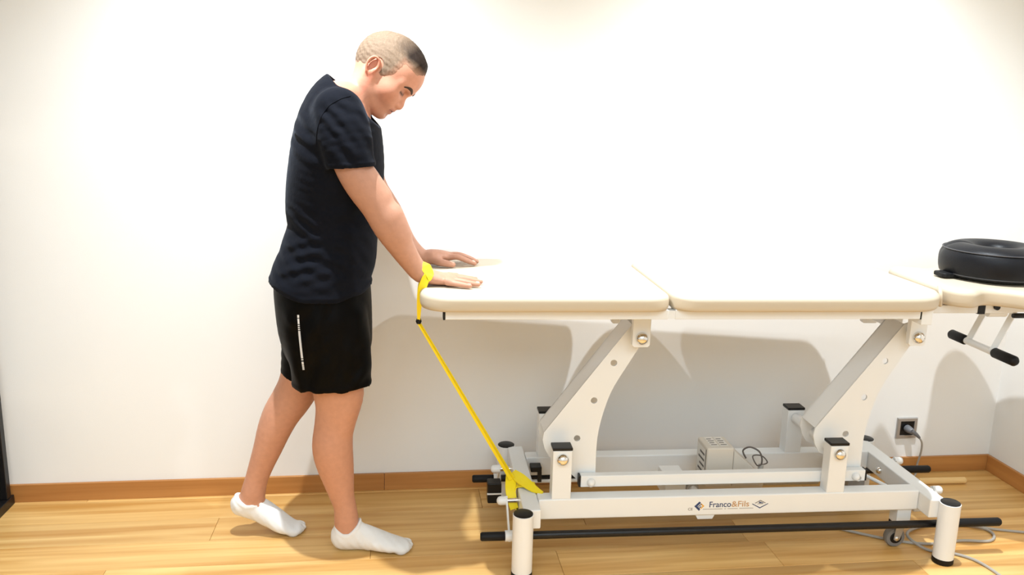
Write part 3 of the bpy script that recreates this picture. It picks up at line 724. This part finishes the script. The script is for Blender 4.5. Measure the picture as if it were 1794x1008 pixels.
    B.limb([(H(.0665, -.019, -.0730), .0030, .0030), (H(.0735, -.005, -.0785), .0056, .0056), (H(.0735, .005, -.0785), .0056, .0056), (H(.0665, .019, -.0730), .0030, .0030)], k=.005, lat=tuple(HU))
    B.ell(H(.0800, 0, -.0715), HR, (.0042, .017, .0008), .0012, True)
    B.ell(H(.079, 0, -.0915), HR, (.007, .014, .0045), .007, True)
    return B
FEET = [
    [((.962, -.410, .037), .036, .030), ((.985, -.411, .043), .043, .032), ((1.02, -.414, .042), .041, .033), ((1.06, -.421, .034), .033, .039), ((1.10, -.429, .025), .0245, .044), ((1.135, -.432, .0185), .018, .041), ((1.155, -.430, .0155), .0145, .034)],
    [((.640, -.283, .098), .034, .029), ((.668, -.284, .094), .040, .031), ((.705, -.286, .075), .038, .034), ((.742, -.289, .050), .033, .040), ((.772, -.291, .029), .0265, .044), ((.800, -.291, .018), .0170, .042), ((.816, -.290, .0155), .0145, .036)]]
BF = build_body()
pos, quads = BF.nets(); pos = relax(pos, quads, 1)
skin_m = tone_mat('skin', .48, .35, bump=.10, bscale=350, noise=.12, nscale=70, sss=0)
person = mesh_obj('person', pos, quads, skin_m)
tag(person, 'man in black t-shirt, black shorts and white socks leaning his hands on the table end', 'person')
# skin tones: head and legs brightened over the arms, ruddier legs and face, lips, ears
SK = np.array(srgb(186, 136, 112)); cols = np.tile(SK, (len(pos), 1))
def blend(wt, c):
    global cols
    wt = np.clip(wt, 0, 1)[:, None]; cols = cols*(1-wt)+np.array(c)*wt
hl = (pos-HC)/HSC; hf, hs_, hu = hl@HF, hl@HS, hl@HU
inh = pos[:, 2] > 1.27
sst = lambda x, a, b: (lambda t: t*t*(3-2*t))(np.clip((x-a)/(b-a), 0, 1))
blend(np.where(inh, .85, 0)*sst(pos[:, 2], 1.27, 1.31), srgb(208, 150, 124))
blend(.8*sst(pos[:, 2], .85, .75), srgb(200, 144, 116))
blend(np.where(inh, .35, 0)*sst(hf, -.03, .05)*sst(hu, .085, .04), srgb(204, 136, 110))
blend(np.where(inh, np.exp(-((hf-.045)/.02)**2-((np.abs(hs_)-.045)/.02)**2-((hu+.035)/.022)**2), 0)*.3, srgb(200, 116, 94))
blend(np.where(inh & (hf > .055), np.exp(-((hu+.0715)/.0085)**4), 0)*.55*sst(np.abs(hs_), .024, .019), srgb(170, 96, 84))
blend(np.where(inh & (hf > .055), np.exp(-((hu+.0715)/.0016)**2), 0)*.7*sst(np.abs(hs_), .024, .021), srgb(96, 46, 38))
blend(np.where(inh & (hf < .0), .5, 0)*sst(np.abs(hs_), .068, .078), srgb(200, 112, 88))
blend(np.where(inh, .28, 0)*sst(hu, -.05, -.075)*sst(hu, -.135, -.115)*sst(hf, -.04, .0), srgb(140, 98, 80))
lash = hu+.0145-.12*np.abs(np.abs(hs_)-.032)
blend(np.where(inh & (hf > .050), np.exp(-(lash/.0040)**2), 0)*.95*sst(np.abs(np.abs(hs_)-.032), .0175, .014), srgb(48, 28, 22))
blend(np.where(inh & (hf > .045), np.exp(-((lash-.006)/.006)**2), 0)*.35*sst(np.abs(np.abs(hs_)-.031), .020, .012), srgb(150, 90, 72))  # darker upper lid: lid shading put into the skin colour
colour(person, cols)
bvh = BVHTree.FromPolygons([tuple(p) for p in pos.tolist()], quads.tolist())
def near(P, off=.0):
    l, n, i, d = bvh.find_nearest(Vector(P)); return l+n*off

# hair: close-cropped sides, longer dark top
HFd = Field(np.arange(HC[0]-.15, HC[0]+.15, .0022), np.arange(YM-.115, YM+.115, .0022), np.arange(HC[2]-.13, HC[2]+.16, .0022))
HFd.f[:] = .2
X, Y, Z = HFd.xs[:, None, None], HFd.ys[None, :, None], HFd.zs[None, None, :]
lf = ((X-HC[0])*HF[0]+(Y-HC[1])*HF[1]+(Z-HC[2])*HF[2])/HSC; ls = ((X-HC[0])*HS[0]+(Y-HC[1])*HS[1]+(Z-HC[2])*HS[2])/HSC; lu = ((X-HC[0])*HU[0]+(Y-HC[1])*HU[1]+(Z-HC[2])*HU[2])/HSC
def eld(c, r):
    q = [(lf-c[0])/r[0], (ls-c[1])/r[1], (lu-c[2])/r[2]]; k0 = np.sqrt(q[0]**2+q[1]**2+q[2]**2)
    k1 = np.sqrt((q[0]/r[0])**2+(q[1]/r[1])**2+(q[2]/r[2])**2)+1e-6; return k0*(k0-1)/k1
def smn(a, b, k): h = np.clip(.5+.5*(b-a)/k, 0, 1); return b*(1-h)+a*h-k*h*(1-h)
skull = smn(eld((-.026, 0, .018), (.103, .073, .094)), eld((.020, 0, .030), (.066, .060, .066)), .02)
thick = .0022+.0085*np.clip((lu-.062)/.025, 0, 1)*np.clip((lf+.075)/.08, 0, 1)*np.clip((.066-np.abs(ls))/.02, 0, 1)
hrng = np.random.RandomState(5); thick = thick+sum(.00028*np.sin(lf*hrng.uniform(-700, 700)+ls*hrng.uniform(-700, 700)+lu*hrng.uniform(-700, 700)+hrng.uniform(0, 6)) for _ in range(7))
# hairline: front edge, temples, round the ears, nape
def reg_at(lf, ls, lu):
    front = lf-(.072-.25*np.maximum(0, np.abs(ls)-.02))
    side = np.maximum(lf-.024+.9*np.maximum(0, .012-lu)*.35, -.034-lu)
    nape = np.maximum(lf+.045, -.062-lu)
    return np.minimum(np.minimum(np.maximum(front, .052-lu), side), nape)
region = reg_at(lf, ls, lu)
hairf = skull-np.maximum(thick*np.clip(-region/.016, 0, 1), -.0006+0*lf)
rag = .0010*np.sin(lf*900)*np.sin(ls*800+lu*700)
hairf = np.maximum(hairf, region+rag)
hairf = np.maximum(hairf, -(skull+.010))
ear_gap = np.sqrt(((lf+.034)/.020)**2+((lu+.016)/.030)**2)-1
HFd.f = np.maximum(hairf, np.where(np.abs(ls) > .05, -ear_gap*.02, -1)).astype(np.float32)
hp_, hq = HFd.nets(); hp_ = relax(hp_, hq, 1)
hair_m = tone_mat('short_hair', .75, .25, bump=.25, bscale=900, noise=.2, nscale=420)
hair = mesh_obj('hair', hp_, hq, hair_m, person)
tag(hair, 'close-cropped fair sides with darker brown top')
q = (hp_-HC)/HSC; a, s_, u_ = q@HF, q@HS, q@HU
t = np.clip((u_-.060-.10*np.maximum(0, .01-a)+.02*np.sin(a*160+s_*90)*.15)/.022, 0, 1)*np.clip((a+.055)/.07, 0, 1)
edge = np.clip(-np.interp(0, [0], [0])+reg_at(a, s_, u_)/-.022, 0, 1)[:, None]
side_c = np.array(srgb(184, 138, 114))*(1-edge)+np.array(srgb(130, 109, 90))*edge
c = side_c*(1-t[:, None])+np.array(srgb(40, 28, 21))*t[:, None]
rnd = np.random.RandomState(3).rand(len(c))[:, None]
colour(hair, c*(.86+.28*rnd))
# eyebrows
for s in (-1, 1):
    pts = [near(H(f, s*v, u), .0006) for f, v, u in ((.085, .011, .0075), (.083, .020, .0115), (.079, .030, .0145), (.071, .040, .0130), (.062, .049, .0060))]
    MB().tube(catmull([tuple(p) for p in pts], 5), [.0014+.0016*math.sin(math.pi*min(1, (i+3)/24)) for i in range(21)], 8, flat=(.5, 1.5), ref=tuple(HF)).build('eyebrow', 'brow', person)
# fingernails on the fingers that show
nails = [(1.3345, -.5745, .8705, .0042), (1.359, -.5575, .8715, .0050), (1.369, -.5205, .8720, .0052), (1.358, -.4795, .8715, .0050), (1.377, -.242, .8715, .0052), (1.387, -.2055, .8715, .0052), (1.307, -.2675, .8745, .0062)]
nail_m = mat('nail', srgb(236, 188, 166), .3)
for x, y, z, r in nails:
    l, n, i, d = bvh.find_nearest(Vector((x-.003, y, z+.01))); m = MB()
    tx = (Vector((1, 0, 0))-n*n.x).normalized(); ty = n.cross(tx)
    ring = lambda k, h: [tuple(l+tx*(math.cos(2*math.pi*j/14)*r*1.15*k)+ty*(math.sin(2*math.pi*j/14)*r*.85*k)+n*h) for j in range(14)]
    m.rings([ring(1, -.0015), ring(.95, .0001), ring(.6, .0004)]).build('fingernail', nail_m, person)

# ------------------------------------------------------------------ clothes
def folds(F, S, terms):
    X, Y, Z = F.grid(S); out = 0
    for ax, az, ay, fr, ph, amp, cx, cy, cz, w in terms:
        out = out+amp*np.sin((X*ax+Z*az+Y*ay)*fr+ph)*np.exp(-(((X-cx)/w)**2+((Y-cy)/(w*1.4))**2+((Z-cz)/w)**2))
    return out
SF = Field(np.arange(.70, 1.16, .0032), np.arange(-.65, -.05, .0034), np.arange(.78, 1.45, .0032))
torso = [span(150, 583, 632, .06), span(163, 562, 646, .105), span(185, 541, 653, .155), span(215, 525, 664, .190), span(250, 514.5, 670, .203), span(290, 508.5, 672.5, .197), span(330, 504, 670, .182), span(365, 503, 666, .172), span(395, 507, 662, .168), span(425, 501, 660, .168), span(446, 494, 658, .170), span(470, 487, 650, .178), span(492, 477, 650, .186), span(520, 470, 652, .19)]
SF.limb(torso, k=.01)
SF.limb([(at(598, 200, YM), .078, .085), (at(618, 177, YM), .0735, .074), (at(640, 152, YM), .072, .072)], k=.03)
full = (slice(None),)*3
X, Y, Z = SF.grid(full)
# wrinkles pressed into the cloth
rs = np.random.RandomState(11)
terms = []
for k in range(34):
    px_, py_ = rs.uniform(490, 655), rs.choice([rs.uniform(400, 500), rs.uniform(400, 500), rs.uniform(200, 400)])
    P = at(px_, py_, -.52)
    ang = rs.uniform(-.5, .9); terms.append((math.sin(ang), math.cos(ang), .2*rs.uniform(-1, 1), rs.uniform(90, 190), rs.uniform(0, 6), rs.uniform(.0014, .0036), P[0], rs.choice([-.53, -.5, -.2]), P[2], rs.uniform(.035, .07)))
SF.f += folds(SF, full, terms)
# neckline plane and hem
p1, p2 = at(586, 141, YM), at(655, 211, YM); d = (p2-p1)/np.linalg.norm(p2-p1); nn = np.array([-d[2], 0, d[0]]);  nn = nn if nn[2] > 0 else -nn
plane = (X-p1[0])*nn[0]+(Z-p1[2])*nn[2]+0*Y
body_only = SF.f.copy()
neck_r = np.maximum(SF.f+.009, -(plane+.02))
SF.f = np.maximum(SF.f, plane)
zb_, zf_ = at(476, 490, YM), at(648, 498, YM)
zmid = at(560, 508, YM)[2]
tt = np.clip((X-zb_[0])/(zf_[0]-zb_[0]), 0, 1); hem = zb_[2]*(1-tt)+zf_[2]*tt-(.5*(zb_[2]+zf_[2])-zmid)*4*tt*(1-tt)+.002*np.sin(X*60+Y*30)
# flare of the hem roll
SF.f -= .0022*np.exp(-((Z-hem-.012)/.005)**2)
# sleeves
for s, ys in ((-1, (-.505, -.535, -.553, -.558)), (1, (-.195, -.165, -.147, -.142))):
    S, D = SF.limb_eval([N_(594, 200, -.505, 45, .075), N_(601, 228, -.53, 48, .070), N_(609, 262, -.55, 45, .062), N_(617, 296, -.556, 42, .0585), N_(622, 315, -.558, 41, .057)] if s < 0 else
                        [(np.array([P[0], 2*YM-P[1], P[2]]), a_, b_) for P, a_, b_ in (N_(594, 200, -.505, 45, .075), N_(601, 228, -.53, 48, .070), N_(609, 262, -.55, 45, .062), N_(617, 296, -.556, 42, .0585), N_(622, 315, -.558, 41, .057))])
    tm = []
    for k in range(16):
        P = at(rs.uniform(560, 650), rs.uniform(185, 285), -.58); ang = rs.uniform(.3, 1.2)
        tm.append((math.sin(ang), math.cos(ang), 0, rs.uniform(120, 230), rs.uniform(0, 6), rs.uniform(.0012, .0030), P[0], -.60 if s < 0 else -.10, P[2], rs.uniform(.025, .05)))
    x_, y_, z_ = SF.grid(S); D = D+folds(SF, S, tm)
    ze = at(578, 295, -.55)[2]+(x_-at(578, 295, -.55)[0])*.08
    D = D-.0018*np.exp(-((z_-ze-.010)/.004)**2)
    rec = np.maximum(D+.0065, z_-ze-.018)
    D = np.maximum(D, ze-z_); D = np.maximum(D, -rec)
    SF.union(S, D.astype(np.float32), k=.022)
SF.f = np.maximum(SF.f, -neck_r)
SF.f = np.maximum(SF.f, hem-Z)
hemrec = np.maximum(body_only+.008, Z-hem-.02)
SF.f = np.maximum(SF.f, -hemrec).astype(np.float32)
sp, sq = SF.nets(); sp = relax(sp, sq, 2)
shirt = mesh_obj('t_shirt', sp, sq, 'shirt', person); tag(shirt, 'black short-sleeved t-shirt')
sbvh = BVHTree.FromPolygons([tuple(p) for p in sp.tolist()], sq.tolist())
# neck ribbing and shoulder seam, sewn on as thin welts
c0 = (p1+p2)/2; rr_ = np.linalg.norm(p2-p1)/2
ring = []
for k in range(48):
    t_ = 2*math.pi*k/48; P = c0+d*rr_*.985*math.cos(t_)+np.array([0, 1, 0])*.0735*math.sin(t_)-nn*.006
    l, n, i, dd = sbvh.find_nearest(Vector(P)); ring.append(tuple(l-n*.001))
MB().tube(ring, .0045, 8, closed=True).build('neckband', 'shirt', shirt)
seam = [at(px_, py_, -.60) for px_, py_ in ((612, 168), (594, 174), (575, 186), (561, 206), (553, 232), (551, 258))]
pts = []
for P in catmull(seam, 6):
    h_ = sbvh.ray_cast(Vector((P[0]-.0, -.75, P[2])), Vector((0, 1, 0)))
    if h_[0]: pts.append(tuple(h_[0]+h_[1]*.0002))
if len(pts) > 3: MB().tube(pts, .0014, 6).build('shoulder_seam', 'shirt', shirt)

# shorts
GF = Field(np.arange(.72, 1.13, .0035), np.arange(-.58, -.12, .0036), np.arange(.44, .90, .0035))
GF.limb([span(478, 486, 646, .168), span(500, 482.5, 648, .172), span(530, 484.5, 650, .175), span(565, 489, 651, .174), span(590, 496, 651, .165)], k=.01)
S, D = GF.limb_eval([N_(571, 560, -.435, 70, .088), N_(576, 600, -.432, 72, .088), N_(580.5, 645, -.428, 69.5, .086), N_(581, 690, -.425, 67.5, .083), N_(581, 715, -.425, 67, .083)])
x_, y_, z_ = GF.grid(S); zc = at(513, 689, -.5)[2]-.003+(x_-.83)*.012
D = D-.0015*np.exp(-((z_-zc-.010)/.004)**2)
rec = np.maximum(D+.013, z_-zc-.02); GF.union(S, np.maximum(np.maximum(D, zc-z_), -rec).astype(np.float32), .012)
S, D = GF.limb_eval([N_(555, 560, -.27, 62, .085), N_(546, 605, -.272, 52, .083), N_(536, 650, -.275, 43, .078), N_(528, 680, -.277, 40, .075)])
x_, y_, z_ = GF.grid(S); zc2 = at(500, 653, -.28)[2]-(x_-at(500, 653, -.28)[0])*.35
rec = np.maximum(D+.013, z_-zc2-.02); GF.union(S, np.maximum(np.maximum(D, zc2-z_), -rec).astype(np.float32), .012)
tm = []
for k in range(26):
    P = at(rs.uniform(510, 640), rs.uniform(520, 680), -.5); ang = rs.uniform(-.9, .9)
    tm.append((math.cos(ang), math.sin(ang), 0, rs.uniform(70, 140), rs.uniform(0, 6), rs.uniform(.0015, .004), P[0], -.50, P[2], rs.uniform(.03, .06)))
GF.f += np.clip(folds(GF, (slice(None),)*3, tm), -.005, .005)
GF.f = GF.f.astype(np.float32)
gp, gq = GF.nets(); gp = relax(gp, gq, 2)
shorts = mesh_obj('shorts', gp, gq, 'shorts', person); tag(shorts, 'loose black sports shorts')
gb = BVHTree.FromPolygons([tuple(p) for p in gp.tolist()], gq.tolist())
# reflective stripe in short and long dashes
y0_, y1_ = 552, 648
for a, b in ((552, 557), (558.5, 568), (569.5, 571.5), (573, 575), (576.5, 578.5), (580, 628), (629.5, 631.5), (634, 639), (640, 642.5), (643.5, 645.5), (646.5, 648)):
    n = max(2, int((b-a)/4)+1); m = MB(); L_ = []; 
    for k in range(n):
        py_ = a+(b-a)*k/(n-1); px_ = 522.5+9.5*((py_-552)/96)**1.3
        row_ = []
        for dx in (-1.6, 1.6):
            P = at(px_+dx, py_, -.5); o_ = Vector(CAM); dr = (Vector(P)-o_).normalized()
            h_ = gb.ray_cast(o_+dr*1.5, dr); row_.append((h_[0], h_[1]))
        L_.append(row_)
    rings = []
    for (q0, n0), (q1, n1) in L_:
        rings.append([tuple(q0+n0*.0012), tuple(q1+n1*.0012), tuple(q1-n1*.002), tuple(q0-n0*.002)])
    m.rings(rings[::-1]); m.build('reflective_dash', 'reflect', shorts, smooth=False)

# socks
for nodes, top, low, lab in ((FEET[0], [((.972, -.411, .050), .037, .034), ((.982, -.411, .090), .036, .0345), ((.988, -.411, .135), .036, .034)], [(.938, .084), (.968, .068), (.985, .068), (1.010, .086), (1.034, .112)], 'white ankle sock on the flat front foot'),
                             (FEET[1], [((.655, -.284, .100), .034, .032), ((.668, -.2845, .125), .035, .034), ((.678, -.285, .17), .034, .033)], [(.615, .145), (.635, .128), (.665, .112), (.690, .114), (.715, .125)], 'white ankle sock on the raised rear foot')):
    P = np.array([n[0] for n in nodes]); F = Field(np.arange(P[:, 0].min()-.06, P[:, 0].max()+.05, .0024), np.arange(P[:, 1].min()-.07, P[:, 1].max()+.07, .0024), np.arange(-.004, P[:, 2].max()+.09, .0024))
    F.limb([(np.array(p), a, b) for p, a, b in nodes], k=.01, sub=4)
    S, D = F.limb_eval([(np.array(p), a, b) for p, a, b in top]); F.union(S, D, .02)
    X, Y, Z = F.grid((slice(None),)*3)
    lx, lz = zip(*low); cut = np.interp(X[:, 0, 0], lx, lz)[:, None, None]+.004*np.cos((Y-P[0, 1])*60)
    F.f += .0007*np.sin(X*230+Z*160)*np.sin(Y*120+1)
    # toes
    tx, ty, tz = nodes[-1][0]
    for k, (dy, dx) in enumerate(((.026, .008), (.008, .012), (-.007, .008), (-.020, .001), (-.032, -.008))): F.ell((tx+dx-.004, ty+dy, .0115), np.eye(3), (.017, .0095 if k else .012, .0115), .006)
    F.f = F.f-.0012*np.exp(-((Z-cut+.008)/.004)**2)
    F.f = np.maximum(F.f, Z-cut)
    F.f = np.maximum(F.f, .0006-Z).astype(np.float32)
    vp, vq = F.nets(); vp = relax(vp, vq, 1); sk = mesh_obj('sock', vp, vq, 'sock', person); tag(sk, lab)
# ------------------------------------------------------------------ yellow elastic band from the wrist to the base frame
BD = tag(empty('resistance_band', (1.19, -.51, .75)), 'yellow elastic band looped round the near wrist and tied to the table base', 'elastic band')
BO = Vector((1.19, -.51, .75))
def bpart(m, name, mt='band', **k):
    m.v = [tuple(Vector(v)-BO) for v in m.v]; return m.build(name, mt, BD, **k)
def ribbon(pts, widths, ups, th=.0022, n=10):
    """flat strap along pts; ups = width direction at each point"""
    P = [Vector(p) for p in catmull(pts, n)]; Wd = [float(x[0]) for x in catmull([(v,) for v in widths], n)]; U = [Vector(p) for p in catmull(ups, n)]
    R = []
    for i, p in enumerate(P):
        t = (P[min(i+1, len(P)-1)]-P[max(i-1, 0)]).normalized(); u = (U[i]-t*U[i].dot(t)).normalized(); nrm = t.cross(u)
        R.append([tuple(p+u*(Wd[i]*a)+nrm*(th*b)) for a, b in ((-.5, -.5), (.5, -.5), (.5, .5), (-.5, .5))])
    return MB().rings(R)
KN = Vector(at(733.5, 563, -.508))
def surf(P, off):          # just outside the wrist
    l, n, i, dd = bvh.find_nearest(Vector(P)); return l+n*off
w0 = Vector(at(745, 483, -.512)); ax = Vector((.92, 0, -.40)).normalized()
# loop over the wrist: from the knot up the near side, over the top and down the far side
e1 = Vector((0, -1, 0)); e2 = Vector((-ax.z, 0, ax.x)); e2 = e2 if e2.z > 0 else -e2
top = []
for k in range(13):
    t = math.radians(-14+208*k/12); q = w0+e1*(.060*math.cos(t))+e2*(.055*math.sin(t)+.002)
    l, n, i, dd = bvh.find_nearest(q); top.append(l+n*.0025)
pts = [tuple(KN+Vector((.0, -.004, .004))), tuple(KN.lerp(top[0], .42)+Vector((-.006, -.006, 0))), tuple(KN.lerp(top[0], .75)+Vector((-.006, -.005, 0)))]+[tuple(p) for p in top]+[tuple(KN.lerp(top[-1], .7)+Vector((-.004, .004, 0))), tuple(KN.lerp(top[-1], .4)+Vector((-.003, .004, 0))), tuple(KN+Vector((0, .004, .004)))]
wd = [.008, .014, .022]+[.022, .024, .025, .026, .026, .026, .026, .026, .025, .024, .023, .022, .020]+[.020, .013, .008]
upv = [(1, -.2, -.1), (.98, -.1, -.2), tuple(ax)]+[tuple(ax)]*13+[tuple(ax), (.98, .1, -.2), (1, .2, -.1)]
bpart(ribbon(pts, wd, upv, n=5), 'wrist_loop', ang=35)
bpart(MB().lathe([(.0015, -.0085), (.006, -.007), (.0085, 0), (.006, .007), (.0015, .0085)], tuple(KN)), 'knot', 'rubber')
LO = Vector(tuple(TT.matrix_basis @ Vector((-.672, -.07, .222))))
for s in (-1, 1):
    a = KN+Vector((s*.0025, s*.002, -.004)); b = LO+Vector((s*.004, s*.006, 0))
    bpart(ribbon([tuple(a), tuple(a.lerp(b, .33)), tuple(a.lerp(b, .66)), tuple(b)], [.005, .007, .008, .011], [(.8, -.4, .35)]*4, th=.0024), 'strap', ang=35)
tm_ = lambda a, b, z: tuple(TT.matrix_basis @ Vector((a, b, z)))
# wraps round the left cross member
for b0 in (-.085, -.07, -.055):
    loop = [tm_(-.600, b0-.012, .2035), tm_(-.658, b0, .2035), tm_(-.6605, b0-.012, .17), tm_(-.658, b0-.03, .1365), tm_(-.600, b0-.03, .1365), tm_(-.5995, b0-.02, .17), tm_(-.600, b0-.0125, .2030)]
    bpart(ribbon(loop, [.016]*7, [tuple((TT.matrix_basis.to_3x3() @ Vector((0, 1, 0))))]*7, th=.002, n=4), 'frame_wrap', ang=35)
# knot over the member and the loose flat tail
bpart(ribbon([tm_(-.668, -.035, .226), tm_(-.650, -.06, .222), tm_(-.630, -.09, .216), tm_(-.607, -.118, .208), tm_(-.585, -.14, .207)], [.030, .036, .034, .024, .006], [tuple((TT.matrix_basis.to_3x3() @ Vector((.55, .8, .35))))]*5, th=.004), 'tail', ang=35)
bpart(ribbon([tm_(-.672, -.05, .224), tm_(-.678, -.09, .197), tm_(-.674, -.112, .168), tm_(-.668, -.120, .146)], [.034, .032, .029, .026], [tuple((TT.matrix_basis.to_3x3() @ Vector((1, .25, 0))))]*4, th=.004), 'tail', ang=35)
